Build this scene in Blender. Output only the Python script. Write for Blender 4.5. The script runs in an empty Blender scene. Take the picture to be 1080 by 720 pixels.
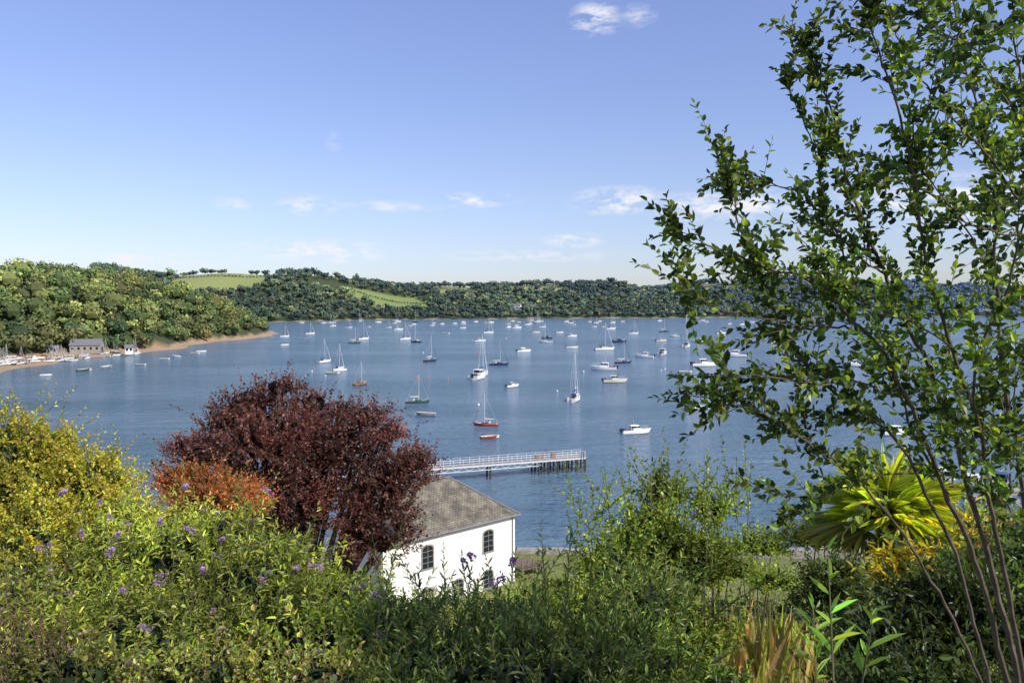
import bpy, math, numpy as np, random
from mathutils import Vector, Matrix
rng=np.random.default_rng(7); random.seed(7)
scene=bpy.context.scene
# ------------------------------------------------------------ camera
CZ=30.0; F=840.0; TH=math.atan(40/840)
cam_d=bpy.data.cameras.new("camera"); cam=bpy.data.objects.new("camera",cam_d)
scene.collection.objects.link(cam); scene.camera=cam
cam.location=(0,0,CZ); cam.rotation_euler=(math.pi/2-TH,0,0)
cam_d.sensor_width=36; cam_d.lens=28; cam_d.clip_start=0.1; cam_d.clip_end=30000
def _ray(u,v):
    a=(u-540)/F;b=(360-v)/F
    return np.array([a,math.cos(TH)+b*math.sin(TH),-math.sin(TH)+b*math.cos(TH)])
def P(u,v,D):            # image pixel coordinates at distance D -> world
    r=_ray(u,v); return np.array([0,0,CZ])+r*(D/r[1])
def Wt(u,v,z=0.0):       # image pixel coordinates projected onto level z -> world
    r=_ray(u,v); return np.array([0,0,CZ])+r*((z-CZ)/r[2])
# ------------------------------------------------------------ light
sd=Vector((0.66,-0.52,0.76)).normalized()
sun_d=bpy.data.lights.new("sun",'SUN'); sun=bpy.data.objects.new("sun",sun_d)
scene.collection.objects.link(sun); sun_d.energy=5.0; sun_d.angle=math.radians(.5); sun_d.color=(1,.94,.82)
sun.rotation_euler=sd.to_track_quat('Z','Y').to_euler(); sun.location=(60,-40,90)
scene.view_settings.view_transform='Standard'; scene.view_settings.look='None'; scene.view_settings.exposure=0
world=bpy.data.worlds.new("World"); scene.world=world; world.use_nodes=True
nt=world.node_tree; N=nt.nodes; Lk=nt.links
for n in list(N): N.remove(n)
out=N.new('ShaderNodeOutputWorld'); bg=N.new('ShaderNodeBackground'); sky=N.new('ShaderNodeTexSky')
sky.sky_type='NISHITA'; sky.sun_disc=False; sky.sun_elevation=math.asin(sd.z); sky.sun_rotation=math.atan2(sd.x,sd.y)
sky.air_density=1.0; sky.dust_density=0.5; sky.ozone_density=1.6; sky.altitude=30
bg.inputs[1].default_value=0.134
tc=N.new('ShaderNodeTexCoord')
noi=N.new('ShaderNodeTexNoise'); noi.inputs['Scale'].default_value=1; noi.inputs['Detail'].default_value=6; noi.inputs['Roughness'].default_value=.62
sc=N.new('ShaderNodeVectorMath'); sc.operation='MULTIPLY'; sc.inputs[1].default_value=(36,36,110)
Lk.new(tc.outputs['Generated'],sc.inputs[0]); Lk.new(sc.outputs[0],noi.inputs['Vector'])
clouds=[(628,20,24,15,.8),(672,17,18,10,.35),(325,216,28,10,.75),(335,265,72,12,1.1),(500,211,45,8,.6),(655,212,48,14,.9),
(245,215,18,8,.4),(352,150,8,9,.25),(135,273,100,8,.8),(605,254,30,8,.8),(1000,212,110,24,.95),(770,216,80,15,.9),
(410,218,50,6,.5),(560,270,100,6,.55)]
prev=None
for (u,v,ru,rv,s) in clouds:
    r=_ray(u,v); r=r/np.linalg.norm(r)
    a=N.new('ShaderNodeVectorMath'); a.operation='SUBTRACT'; a.inputs[1].default_value=tuple(r); Lk.new(tc.outputs['Generated'],a.inputs[0])
    b=N.new('ShaderNodeVectorMath'); b.operation='MULTIPLY'; b.inputs[1].default_value=(F/ru,F/ru,F/rv); Lk.new(a.outputs[0],b.inputs[0])
    c=N.new('ShaderNodeVectorMath'); c.operation='LENGTH'; Lk.new(b.outputs[0],c.inputs[0])
    d=N.new('ShaderNodeMapRange'); d.inputs[1].default_value=0; d.inputs[2].default_value=1.25; d.inputs[3].default_value=s; d.inputs[4].default_value=0
    Lk.new(c.outputs['Value'],d.inputs[0])
    if prev is None: prev=d.outputs[0]
    else:
        m=N.new('ShaderNodeMath'); m.operation='MAXIMUM'; Lk.new(prev,m.inputs[0]); Lk.new(d.outputs[0],m.inputs[1]); prev=m.outputs[0]
mr=N.new('ShaderNodeMapRange'); mr.inputs[1].default_value=.42; mr.inputs[2].default_value=.66; mr.inputs[3].default_value=0; mr.inputs[4].default_value=1.9
Lk.new(noi.outputs['Fac'],mr.inputs[0])
mu=N.new('ShaderNodeMath'); mu.operation='MULTIPLY'; mu.use_clamp=True; Lk.new(prev,mu.inputs[0]); Lk.new(mr.outputs[0],mu.inputs[1])
mix=N.new('ShaderNodeMix'); mix.data_type='RGBA'; Lk.new(mu.outputs[0],mix.inputs[0])
sp=N.new('ShaderNodeSeparateXYZ'); Lk.new(tc.outputs['Generated'],sp.inputs[0])
er=N.new('ShaderNodeValToRGB'); er.color_ramp.elements[0].position=0; er.color_ramp.elements[0].color=(.79,.83,1.1,1); er.color_ramp.elements[1].position=.5; er.color_ramp.elements[1].color=(1.4,1.24,1.55,1)
e2=er.color_ramp.elements.new(.14); e2.color=(1.04,.97,1.16,1)
Lk.new(sp.outputs['Z'],er.inputs[0])
tint=N.new('ShaderNodeMix'); tint.data_type='RGBA'; tint.blend_type='MULTIPLY'; tint.inputs[0].default_value=1
Lk.new(sky.outputs[0],tint.inputs[6]); Lk.new(er.outputs[0],tint.inputs[7]); Lk.new(tint.outputs[2],mix.inputs[6]); mix.inputs[7].default_value=(6.8,6.8,7.2,1)
Lk.new(mix.outputs[2],bg.inputs[0]); Lk.new(bg.outputs[0],out.inputs[0])
# ------------------------------------------------------------ materials
def newmat(name):
    m=bpy.data.materials.new(name); m.use_nodes=True; return m,m.node_tree.nodes,m.node_tree.links,m.node_tree.nodes['Principled BSDF']
def simple(name,col,rough=.6,metal=0,noise=.12,scale=6,spec=.5):
    m,n,l,p=newmat(name); p.inputs['Roughness'].default_value=rough; p.inputs['Metallic'].default_value=metal
    p.inputs['Specular IOR Level'].default_value=spec
    t=n.new('ShaderNodeTexCoord'); x=n.new('ShaderNodeTexNoise'); x.inputs['Scale'].default_value=scale; x.inputs['Detail'].default_value=5
    l.new(t.outputs['Object'],x.inputs['Vector'])
    r=n.new('ShaderNodeValToRGB'); r.color_ramp.elements[0].position=.3; r.color_ramp.elements[1].position=.7
    r.color_ramp.elements[0].color=(*[c*(1-noise) for c in col],1); r.color_ramp.elements[1].color=(*[min(1,c*(1+noise)) for c in col],1)
    l.new(x.outputs['Fac'],r.inputs[0]); l.new(r.outputs[0],p.inputs['Base Color']); return m
def leafmat(name,trans=.38,rough=.42,spec=.4):
    m,n,l,p=newmat(name); a=n.new('ShaderNodeAttribute'); a.attribute_name='lc'
    l.new(a.outputs['Color'],p.inputs['Base Color']); p.inputs['Roughness'].default_value=rough; p.inputs['Specular IOR Level'].default_value=spec
    t=n.new('ShaderNodeBsdfTranslucent'); g=n.new('ShaderNodeMix'); g.data_type='RGBA'; g.blend_type='MULTIPLY'; g.inputs[0].default_value=1; g.inputs[7].default_value=(2.0,1.8,.7,1)
    l.new(a.outputs['Color'],g.inputs[6]); l.new(g.outputs[2],t.inputs[0])
    mx=n.new('ShaderNodeMixShader'); mx.inputs[0].default_value=trans; l.new(p.outputs[0],mx.inputs[1]); l.new(t.outputs[0],mx.inputs[2])
    l.new(mx.outputs[0],n['Material Output'].inputs[0]); return m
M_leaf=leafmat("leaf")
M_far,n,l,p=newmat("woodland_foliage"); a=n.new('ShaderNodeAttribute'); a.attribute_name='lc'; l.new(a.outputs['Color'],p.inputs['Base Color']); p.inputs['Roughness'].default_value=.9; p.inputs['Specular IOR Level'].default_value=.1
M_bark=simple("bark",(.10,.075,.05),.85,scale=14,noise=.4)
M_barkg=simple("green_bark",(.09,.08,.04),.7,scale=14,noise=.4)
# ------------------------------------------------------------ mesh accumulators
def nrm(a): return a/np.maximum(np.linalg.norm(a,axis=-1,keepdims=True),1e-9)
class QM:
    def __init__(s): s.V=[];s.Fq=[];s.C=[];s.M=[];s.n=0
    def add(s,v,f,c,mi=0):
        v=np.asarray(v,float).reshape(-1,3); f=np.asarray(f,int).reshape(-1,4)
        c=np.broadcast_to(np.asarray(c,float),(len(v),3))
        s.V.append(v); s.Fq.append(f+s.n); s.C.append(c); s.M.append(np.full(len(f),mi)); s.n+=len(v)
    def leaves(s,pos,ax,nn,L,W,col,hexa=True,fold=.18,curl=.12,mi=0):
        n=len(pos); ax=nrm(ax); nn=nrm(nn-ax*np.sum(nn*ax,1,keepdims=True)); sd_=np.cross(nn,ax)
        L=np.broadcast_to(L,(n,)).reshape(n,1); W=np.broadcast_to(W,(n,)).reshape(n,1)
        if hexa:
            up=nn*fold*W
            vs=[pos,pos+ax*.28*L-sd_*.5*W+up,pos+ax*.68*L-sd_*.42*W+up-nn*curl*.4*L,pos+ax*L-nn*curl*L,pos+ax*.68*L+sd_*.42*W+up-nn*curl*.4*L,pos+ax*.28*L+sd_*.5*W+up]
            v=np.stack(vs,1).reshape(-1,3); b=np.arange(n)[:,None]*6
            f=np.concatenate([b+np.array([[0,1,2,3]]),b+np.array([[3,4,5,0]])],1).reshape(-1,4); c=np.repeat(col,6,0)
        else:
            vs=[pos,pos+ax*.45*L-sd_*.5*W,pos+ax*L,pos+ax*.45*L+sd_*.5*W]
            v=np.stack(vs,1).reshape(-1,3); f=np.arange(n*4).reshape(-1,4); c=np.repeat(col,4,0)
        s.add(v,f,c,mi)
    def twigs(s,A,B,C_,r,col=(.1,.08,.05),mi=1):
        n=len(A); d=nrm(C_-A); p=nrm(np.cross(d,np.array([.3,.2,.9]))); q=np.cross(d,p)
        r=np.broadcast_to(r,(n,)).reshape(n,1); vs=[]
        for Pn,k in((A,1),(B,.75),(C_,.35)):
            for j in range(3):
                t=j*2*math.pi/3; vs.append(Pn+(p*math.cos(t)+q*math.sin(t))*r*k)
        v=np.stack(vs,1).reshape(-1,3); b=np.arange(n)[:,None]*9
        fs=[]
        for ring in(0,3):
            for j in range(3): fs.append([ring+j,ring+(j+1)%3,ring+3+(j+1)%3,ring+3+j])
        s.add(v,(b[:,:,None]+np.array(fs)[None]).reshape(-1,4),col,mi)
    def tube(s,pts,rad,sides=6,col=(.1,.08,.05),mi=1):
        pts=np.asarray(pts,float); k=len(pts); t=nrm(np.gradient(pts,axis=0)); p=nrm(np.cross(t,np.array([.31,.83,.12]))); q=np.cross(t,p)
        an=np.arange(sides)*2*math.pi/sides; rad=np.broadcast_to(rad,(k,))
        v=pts[:,None]+(p[:,None]*np.cos(an)[None,:,None]+q[:,None]*np.sin(an)[None,:,None])*rad[:,None,None]
        f=[[i*sides+j,i*sides+(j+1)%sides,(i+1)*sides+(j+1)%sides,(i+1)*sides+j] for i in range(k-1) for j in range(sides)]
        s.add(v,f,col,mi)
    def build(s,name,mats,smooth=False):
        V=np.concatenate(s.V).astype(np.float32); Fq=np.concatenate(s.Fq).astype(np.int32); C=np.concatenate(s.C); Mi=np.concatenate(s.M).astype(np.int32)
        me=bpy.data.meshes.new(name); me.vertices.add(len(V)); me.vertices.foreach_set('co',V.ravel())
        me.loops.add(Fq.size); me.loops.foreach_set('vertex_index',Fq.ravel())
        me.polygons.add(len(Fq)); me.polygons.foreach_set('loop_start',np.arange(0,Fq.size,4,dtype=np.int32))
        try: me.polygons.foreach_set('loop_total',np.full(len(Fq),4,dtype=np.int32))
        except Exception: pass
        for m in mats: me.materials.append(m)
        me.polygons.foreach_set('material_index',Mi)
        me.polygons.foreach_set('use_smooth',np.full(len(Fq),smooth))
        at=me.attributes.new('lc','FLOAT_COLOR','POINT'); at.data.foreach_set('color',np.concatenate([C,np.ones((len(C),1))],1).astype(np.float32).ravel())
        me.update(calc_edges=True)
        o=bpy.data.objects.new(name,me); scene.collection.objects.link(o); return o
def cubesphere(k=3):
    vs=[];fs=[];idx={}
    def g(p):
        key=tuple(np.round(p,4)); 
        if key not in idx: idx[key]=len(vs); vs.append(p)
        return idx[key]
    for ax in range(3):
        for sg in(-1,1):
            for i in range(k):
                for j in range(k):
                    q=[]
                    for a,b in((0,0),(1,0),(1,1),(0,1)):
                        p=np.zeros(3); p[ax]=sg; p[(ax+1)%3]=-1+2*(i+a)/k; p[(ax+2)%3]=-1+2*(j+b)/k; q.append(g(p))
                    fs.append(q if sg>0 else q[::-1])
    return nrm(np.array(vs)),np.array(fs)
CSv,CSf=cubesphere(2)
def pick(pal,n,var=.22):
    pal=np.asarray(pal,float); c=pal[rng.integers(0,len(pal),n)]
    return c*np.exp(rng.normal(0,var,(n,1)))*np.exp(rng.normal(0,.06,(n,3)))
def clump(p,sc,amp=.3):
    p=p*sc; v=np.sin(p[:,0]*1.3+p[:,2]*.7+1)+np.sin(p[:,1]*1.7-p[:,0]*.8)+np.sin(p[:,2]*2.1+p[:,1]*.5+2); return np.exp(amp*v/1.7)[:,None]
def spray(m,S,D,L,k,ll,lw,pal,droop=.15,ang=.85,tr=.004,upb=.6,hexa=True,var=.25,csc=1.5,camp=.25,tcol=(.1,.08,.05),opp=False,t0=0.1,twig=True,curl=.12,tippal=None):
    n=len(S); D=nrm(D); L=np.broadcast_to(L,(n,)).reshape(n,1)
    j=np.arange(k)[None]; t=t0+(1-t0)*(j+1)/k+rng.normal(0,.25/k,(n,k)); t=np.clip(t,0,1.02)[...,None]
    pos=S[:,None]+D[:,None]*L[:,None]*t; pos[...,2]-=(droop*L*t[...,0]**2)
    tg=D[:,None]+np.zeros((1,k,1)); tg=tg.copy(); tg[...,2]-=2*droop*t[...,0]; tg=nrm(tg)
    ref=nrm(rng.normal(size=(n,1,3))); p1=nrm(np.cross(tg,ref)); p2=np.cross(tg,p1)
    ph=(np.where(j%2==0,0,math.pi)+ (j//2)*1.57 if opp else j*2.4)+rng.uniform(0,.7,(n,k)); ph=ph[...,None]
    side=p1*np.cos(ph)+p2*np.sin(ph)
    a=np.where(j>=k-1,ang*.25,ang)+rng.normal(0,.2,(n,k)); a=a[...,None]
    ax=(tg*np.cos(a)+side*np.sin(a)).reshape(-1,3); pos=pos.reshape(-1,3)
    nn=np.array([0,0,upb])+rng.normal(0,.45,(n*k,3))
    sz=(rng.uniform(.6,1.15,(n,k))*(1-.35*t[...,0]**3)).reshape(-1)
    col=pick(pal,n*k,var)*np.repeat(np.exp(rng.normal(0,.18,(n,1))),k,0)*clump(pos,csc,camp)
    if tippal is not None:
        tm=(t.reshape(-1)>.7)&(rng.random(n*k)<.7); col[tm]=pick(tippal,tm.sum(),var)
    m.leaves(pos,ax,nn,ll*sz,lw*sz,np.clip(col,0.003,.9),hexa,curl=curl)
    if twig:
        e=S+D*L; e=e.copy(); e[:,2]-=droop*L[:,0]; md=S+D*L*.5; md[:,2]-=droop*L[:,0]*.25
        m.twigs(S,md,e,tr,tcol)
    return D,L
def ell(c,r,n,shell=.6,zmin=-.4):
    d=nrm(rng.normal(size=(n*2+8,3))); d=d[d[:,2]>zmin][:n]; n=len(d); r=np.asarray(r,float)
    ph=rng.uniform(0,6,3); lump=1+.2*np.sin(4*d[:,0:1]+ph[0])*np.sin(5*d[:,2:3]+ph[1])+.14*np.sin(9*d[:,0:1]+7*d[:,1:2]+ph[2])
    rr=(shell+(1-shell)*rng.random((n,1))**.6)*lump
    return c+d*r*rr, nrm(d/r)
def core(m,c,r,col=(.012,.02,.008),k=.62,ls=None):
    # inner tangle of darker-coloured filler leaves in the middle of the bush
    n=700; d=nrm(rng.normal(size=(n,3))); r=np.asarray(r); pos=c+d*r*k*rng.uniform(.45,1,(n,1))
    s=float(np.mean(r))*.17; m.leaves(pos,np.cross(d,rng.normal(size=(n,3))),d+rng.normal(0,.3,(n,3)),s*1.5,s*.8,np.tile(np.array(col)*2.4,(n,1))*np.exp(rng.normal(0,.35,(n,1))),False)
# ------------------------------------------------------------ terrain
NY=[-3000,-200,-20,0,3,10,25,60,70,84,89,91,96,112,6000]; NZ=[60,60,32,28.4,27.2,24.6,18.5,6.0,3.4,2.8,2.2,-.5,-2,-4,-4]
def nearh(x,y):
    yy=y+3*np.sin(x/23.)*np.clip(y/60,0,1)
    h=np.interp(yy,NY,NZ)+.25*np.sin(x*.9+y*.4)*np.clip((y-6)/20,0,1)*np.clip((75-y)/20,0,1)
    return h
def headh(x,y):
    d=-(x+228+6*np.sin(y/30.)+3*np.sin(y/11.)); d=np.minimum(d,(805-y)*.9); d=np.minimum(d,(y-150)*.5)
    bw=np.interp(y,[460,530],[30,2]); h=np.where(d<bw,d*.06,bw*.06+(d-bw)*.5)
    h=np.where(h>30,30+(h-30)*np.exp(-(np.clip(h-30,0,500))/60),h); h=np.minimum(h,44)
    return np.where(d<0,np.maximum(-4,d*.3),h+.2)
def fshore(x): return np.interp(x,[-4000,-900,-380,-200,400,900,2000,5000],[1250,1200,1290,1500,1690,1850,1800,1700])+14*np.sin(x/60.)+8*np.sin(x/23.)
def farR(x): return np.interp(x,[-3000,-1100,-700,-450,-330,-100,400,800,1100,1500,3000],[92,92,96,86,70,72,74,92,86,60,50])+5*np.sin(x/90.)+3*np.sin(x/37.)
def farh(x,y):
    d=y-fshore(x); t=np.clip(d/480,0,1); s=t*t*(3-2*t)*.75+t*.25
    h=1+farR(x)*s+3*np.sin(x/70+y/50)*t-np.clip(d-700,0,4000)*.03
    return np.where(d<0,np.maximum(-4,d*.2),np.maximum(h,.4))
def height(x,y): return np.maximum(np.maximum(nearh(x,y),headh(x,y)),farh(x,y))
FIELDS=[(-590,1655,100,140,(.26,.30,.10)),(-262,1685,85,75,(.20,.265,.085)),(-420,1830,60,60,(.24,.27,.11)),(60,1985,90,65,(.24,.27,.11)),(330,2070,70,60,(.28,.28,.14)),(-150,1910,70,70,(.25,.28,.11)),(-960,1620,90,70,(.22,.28,.09)),(540,2130,60,50,(.22,.26,.11))]
fang=np.concatenate([np.linspace(-80,80,560),np.linspace(80,280,60)[1:-1]]); fr=np.concatenate([np.linspace(.6,60,70),np.geomspace(62,9000,300)])
A_,R_=np.meshgrid(np.radians(fang),fr); X=R_*np.sin(A_); Y=R_*np.cos(A_); Z=height(X,Y)
nr,na=X.shape; idx=np.arange(nr*na).reshape(nr,na); nx=np.roll(idx,-1,1)
q=np.stack([idx[:-1],idx[1:],nx[1:],nx[:-1]],-1).reshape(-1,4)
C=np.zeros(X.shape+(3,)); C[:]=(.045,.065,.022)
C[(Y<95)]=(.16,.18,.05)
C[(Y>95)&(Z<2.6)&(Y<1100)]=(.36,.25,.16)
C[(Y>1100)&(Z<1.3)]=(.30,.25,.18)
C[(Y<95)&(Y>88)]=(.16,.15,.11)
for fx,fy,rx,ry,fc in FIELDS: C[((X-fx)/rx)**2+((Y-fy)/ry)**2<1.15]=fc
g=QM(); g.add(np.stack([X,Y,Z],-1),q,C.reshape(-1,3)); 
mg,n,l,p=newmat("ground"); a=n.new('ShaderNodeAttribute'); a.attribute_name='lc'; tx=n.new('ShaderNodeTexNoise'); tx.inputs['Scale'].default_value=1.3; tx.inputs['Detail'].default_value=8
gc=n.new('ShaderNodeNewGeometry'); l.new(gc.outputs['Position'],tx.inputs['Vector']); mm=n.new('ShaderNodeMix'); mm.data_type='RGBA'; mm.blend_type='MULTIPLY'; mm.inputs[0].default_value=1
rp=n.new('ShaderNodeValToRGB'); rp.color_ramp.elements[0].position=.3; rp.color_ramp.elements[0].color=(.55,.55,.5,1); rp.color_ramp.elements[1].position=.7; rp.color_ramp.elements[1].color=(1.3,1.25,1.1,1)
l.new(tx.outputs['Fac'],rp.inputs[0]); l.new(a.outputs['Color'],mm.inputs[6]); l.new(rp.outputs[0],mm.inputs[7]); l.new(mm.outputs[2],p.inputs['Base Color']); p.inputs['Roughness'].default_value=.95
g.build("ground",[mg],True)
# ------------------------------------------------------------ water
mw,n,l,p=newmat("water"); p.inputs['Roughness'].default_value=.15; p.inputs['IOR'].default_value=1.333
gc=n.new('ShaderNodeNewGeometry')
def wn(scale,det,stretch):
    s=n.new('ShaderNodeVectorMath'); s.operation='MULTIPLY'; s.inputs[1].default_value=stretch; l.new(gc.outputs['Position'],s.inputs[0])
    t=n.new('ShaderNodeTexNoise'); t.inputs['Scale'].default_value=scale; t.inputs['Detail'].default_value=det; l.new(s.outputs[0],t.inputs['Vector']); return t
w1=wn(.7,3,(1,1.6,1)); w2=wn(.12,3,(.6,1.8,1)); w3=wn(.012,4,(.5,1.6,1))
b1=n.new('ShaderNodeBump'); b1.inputs['Strength'].default_value=1; b1.inputs['Distance'].default_value=.7; l.new(w1.outputs['Fac'],b1.inputs['Height'])
b2=n.new('ShaderNodeBump'); b2.inputs['Strength'].default_value=1; b2.inputs['Distance'].default_value=1.9; l.new(w2.outputs['Fac'],b2.inputs['Height']); l.new(b1.outputs[0],b2.inputs['Normal'])
l.new(b2.outputs[0],p.inputs['Normal'])
rp=n.new('ShaderNodeValToRGB'); rp.color_ramp.elements[0].position=.35; rp.color_ramp.elements[0].color=(.065,.13,.185,1); rp.color_ramp.elements[1].position=.65; rp.color_ramp.elements[1].color=(.125,.20,.265,1)
l.new(w3.outputs['Fac'],rp.inputs[0]); l.new(rp.outputs[0],p.inputs['Base Color'])
me=bpy.data.meshes.new("water"); me.from_pydata([(-9000,60,0),(9000,60,0),(9000,9000,0),(-9000,9000,0)],[],[(0,1,2,3)]); me.materials.append(mw)
scene.collection.objects.link(bpy.data.objects.new("water",me))
# ------------------------------------------------------------ woods
def forest(name,pts,h,R,q,qs,pal,haze=(0,0,0),haze_mix=0,lob=5,trunks=True):
    m=QM(); n=len(pts); base=np.asarray(pts); h=h.reshape(n,1); R=R.reshape(n,1)
    haze_mix=np.broadcast_to(haze_mix,(n,)).reshape(n,1)
    tcol=pick(pal,n,.26)*clump(base,.013,.34)
    lo=nrm(rng.normal(size=(n,lob,3)))*np.array([.55,.55,.35]); lo[:,:,2]+=.05; lr=rng.uniform(.4,.68,(n,lob))
    li=rng.integers(0,lob,(n,q)); o=np.take_along_axis(lo,li[...,None].repeat(3,2),1); r=np.take_along_axis(lr,li,1)[...,None]
    d=nrm(rng.normal(size=(n,q,3))); d[...,2]=np.where(rng.random((n,q))<.6,np.abs(d[...,2]),d[...,2])
    loc=o+d*r*rng.uniform(.8,1.08,(n,q,1))
    scl=np.concatenate([R,R,h*.46],1)[:,None]; ctr=base+np.concatenate([R*0,R*0,h*.56],1)
    pos=(ctr[:,None]+loc*scl).reshape(-1,3); nn=nrm(d.reshape(-1,3)+rng.normal(0,.35,(n*q,3)))
    t1=nrm(np.cross(nn,rng.normal(size=(n*q,3)))); t2=np.cross(nn,t1); s=(qs*rng.uniform(.5,1.3,(n*q,1)))
    v=np.stack([pos-t1*s,pos-t2*s*.8,pos+t1*s,pos+t2*s*.8],1).reshape(-1,3)
    hq=np.repeat(haze_mix,q,0); col=np.repeat(tcol,q,0)*np.exp(rng.normal(0,.2,(n*q,1))); 
    col=col*(1-hq)+np.array(haze)*hq  # distance haze painted into the crown colours
    m.add(v,np.arange(n*q*4).reshape(-1,4),np.repeat(col,4,0))
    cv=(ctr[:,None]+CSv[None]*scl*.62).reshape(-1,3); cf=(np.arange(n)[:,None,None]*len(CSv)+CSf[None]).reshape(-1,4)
    hc=np.repeat(haze_mix,len(CSv),0); cc=np.repeat(tcol*.5,len(CSv),0)*(1-hc)+np.array(haze)*hc*.8
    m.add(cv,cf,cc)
    if trunks:
        b=base.copy(); b[:,2]-=.5; e=b+np.concatenate([R*0,R*0,h*.5],1); m.twigs(b,(b+e)/2,e,(R[:,0]*.07),(.12,.1,.08),0)
    return m.build(name,[M_far])
def scatter(x0,x1,y0,y1,sp):
    nx_=int((x1-x0)/sp); ny_=int((y1-y0)/sp); gx,gy=np.meshgrid(np.arange(nx_),np.arange(ny_))
    x=x0+(gx.ravel()+rng.random(gx.size))*sp; y=y0+(gy.ravel()+rng.random(gy.size))*sp; return x,y
x,y=scatter(-560,-226,330,810,9.4); h0=headh(x,y); u=540+x/y*F; bw=np.interp(y,[460,530],[30,2])
d=-(x+228+6*np.sin(y/30)+3*np.sin(y/11))
k=(h0>.5)&(u>-120)&(d>bw-2); k&=rng.random(len(x))<.93
x,y,h0,d=x[k],y[k],h0[k],d[k]; n_=len(x); hh=rng.uniform(8,17,n_)*np.clip(.75+d/120,.7,1.1)
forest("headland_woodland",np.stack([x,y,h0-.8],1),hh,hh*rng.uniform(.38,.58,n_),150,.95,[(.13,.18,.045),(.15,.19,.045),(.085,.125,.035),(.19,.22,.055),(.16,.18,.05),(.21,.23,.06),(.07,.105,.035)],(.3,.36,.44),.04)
x,y=scatter(-1400,2600,1180,2500,17); dd=y-fshore(x); u=540+x/y*F
k=(dd>4)&(dd<560)&(u>100)&(u<1180)
for fx,fy,rx,ry,_ in FIELDS: k&=~(((x-fx)/rx)**2+((y-fy)/ry)**2<1)
k&=~((abs(x+590)<95)&(y>1650)&(rng.random(len(x))<.75))
k&=~((dd>300)&(np.sin(x/55+y/80)+np.sin(x/31-y/45)>1.0))
x,y=x[k],y[k]; n_=len(x); hh=rng.uniform(8,17,n_)*np.where(rng.random(n_)<.08,1.35,1)
haze_mix=.08+.00012*(y-1200)+np.clip((x-350)/600,0,1)*.38  # painted haze, stronger with distance and towards the right
forest("distant_woodland",np.stack([x,y,farh(x,y)-.5],1),hh,hh*rng.uniform(.5,.72,n_),50,2.3,[(.07,.105,.035),(.085,.12,.04),(.05,.08,.03),(.13,.15,.05),(.10,.125,.04),(.045,.068,.03)],(.20,.29,.46),haze_mix,trunks=False)
hx=[];hy=[]
for fx,fy,rx,ry,_ in FIELDS:
    t=np.linspace(-.9,.9,26); hx.append(fx+t*rx); hy.append(fy+ry*.15+t*8)
hx=np.concatenate(hx); hy=np.concatenate(hy); n_=len(hx)
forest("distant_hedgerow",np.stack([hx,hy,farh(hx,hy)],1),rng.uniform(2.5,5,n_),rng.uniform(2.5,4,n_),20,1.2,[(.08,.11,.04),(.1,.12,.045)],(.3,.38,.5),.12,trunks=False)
# ------------------------------------------------------------ solid builder
class MB:
    def __init__(s): s.v=[];s.f=[];s.m=[]
    def poly(s,pts,mi=0): b=len(s.v); s.v+= [tuple(map(float,p)) for p in pts]; s.f.append(list(range(b,b+len(pts)))); s.m.append(mi)
    def box(s,x0,x1,y0,y1,z0,z1,mi=0,tx=0,ty=0,tf=None):
        b=len(s.v); fx=tx if tf is None else tf
        s.v+=[(x0,y0,z0),(x1,y0,z0),(x1,y1,z0),(x0,y1,z0),(x0+tx,y0+ty,z1),(x1-fx,y0+ty,z1),(x1-fx,y1-ty,z1),(x0+tx,y1-ty,z1)]
        for f in([3,2,1,0],[4,5,6,7],[0,1,5,4],[1,2,6,5],[2,3,7,6],[3,0,4,7]): s.f.append([b+i for i in f]); s.m.append(mi)
    def tube(s,a,b,r,mi=0,r2=None,n=6):
        a=Vector(a);b=Vector(b); r2=r if r2 is None else r2; d=(b-a).normalized(); p=d.orthogonal().normalized(); q=d.cross(p); o=len(s.v)
        for c,rr in((a,r),(b,r2)):
            for i in range(n): t=2*math.pi*i/n; s.v.append(tuple(c+(p*math.cos(t)+q*math.sin(t))*rr))
        for i in range(n): s.f.append([o+i,o+(i+1)%n,o+n+(i+1)%n,o+n+i]); s.m.append(mi)
        s.f.append([o+n+i for i in range(n)]); s.m.append(mi); s.f.append([o+n-1-i for i in range(n)]); s.m.append(mi)
    def mesh(s,name,mats):
        me=bpy.data.meshes.new(name); me.from_pydata(s.v,[],s.f)
        for m in mats: me.materials.append(m)
        me.polygons.foreach_set('material_index',s.m); me.update(); return me
    def obj(s,name,mats,parent=None,loc=(0,0,0),rz=0):
        o=bpy.data.objects.new(name,s.mesh(name,mats)); scene.collection.objects.link(o); o.location=loc; o.rotation_euler=(0,0,rz)
        if parent: o.parent=parent
        return o
def place(me,name,loc,rz,sc=1):
    o=bpy.data.objects.new(name,me); scene.collection.objects.link(o); o.location=loc; o.rotation_euler=(random.uniform(-.03,.03),0,rz); o.scale=(sc,)*3; return o
Mwhite=simple("white_gelcoat",(.80,.80,.78),.25,noise=.04); Mnavy=simple("navy_paint",(.015,.03,.09),.3); Mred=simple("red_paint",(.30,.045,.03),.4); Mgreen=simple("green_paint",(.03,.08,.07),.4)
Mtan=simple("varnished_wood",(.22,.11,.05),.4,noise=.3); Mglass=simple("dark_glass",(.015,.02,.025),.08); Malu=simple("aluminium_mast",(.62,.63,.64),.35,.3,noise=.05); Mcover=simple("blue_canvas",(.02,.06,.2),.8); Mgrey=simple("grey_rubber",(.22,.23,.24),.7); Mafoul=simple("antifouling",(.05,.035,.05),.8); Mdeck=simple("deck_cream",(.6,.57,.48),.7); Mcream=simple("sail_cream",(.7,.66,.55),.8); Morange=simple("buoy_orange",(.7,.14,.03),.5)
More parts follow.
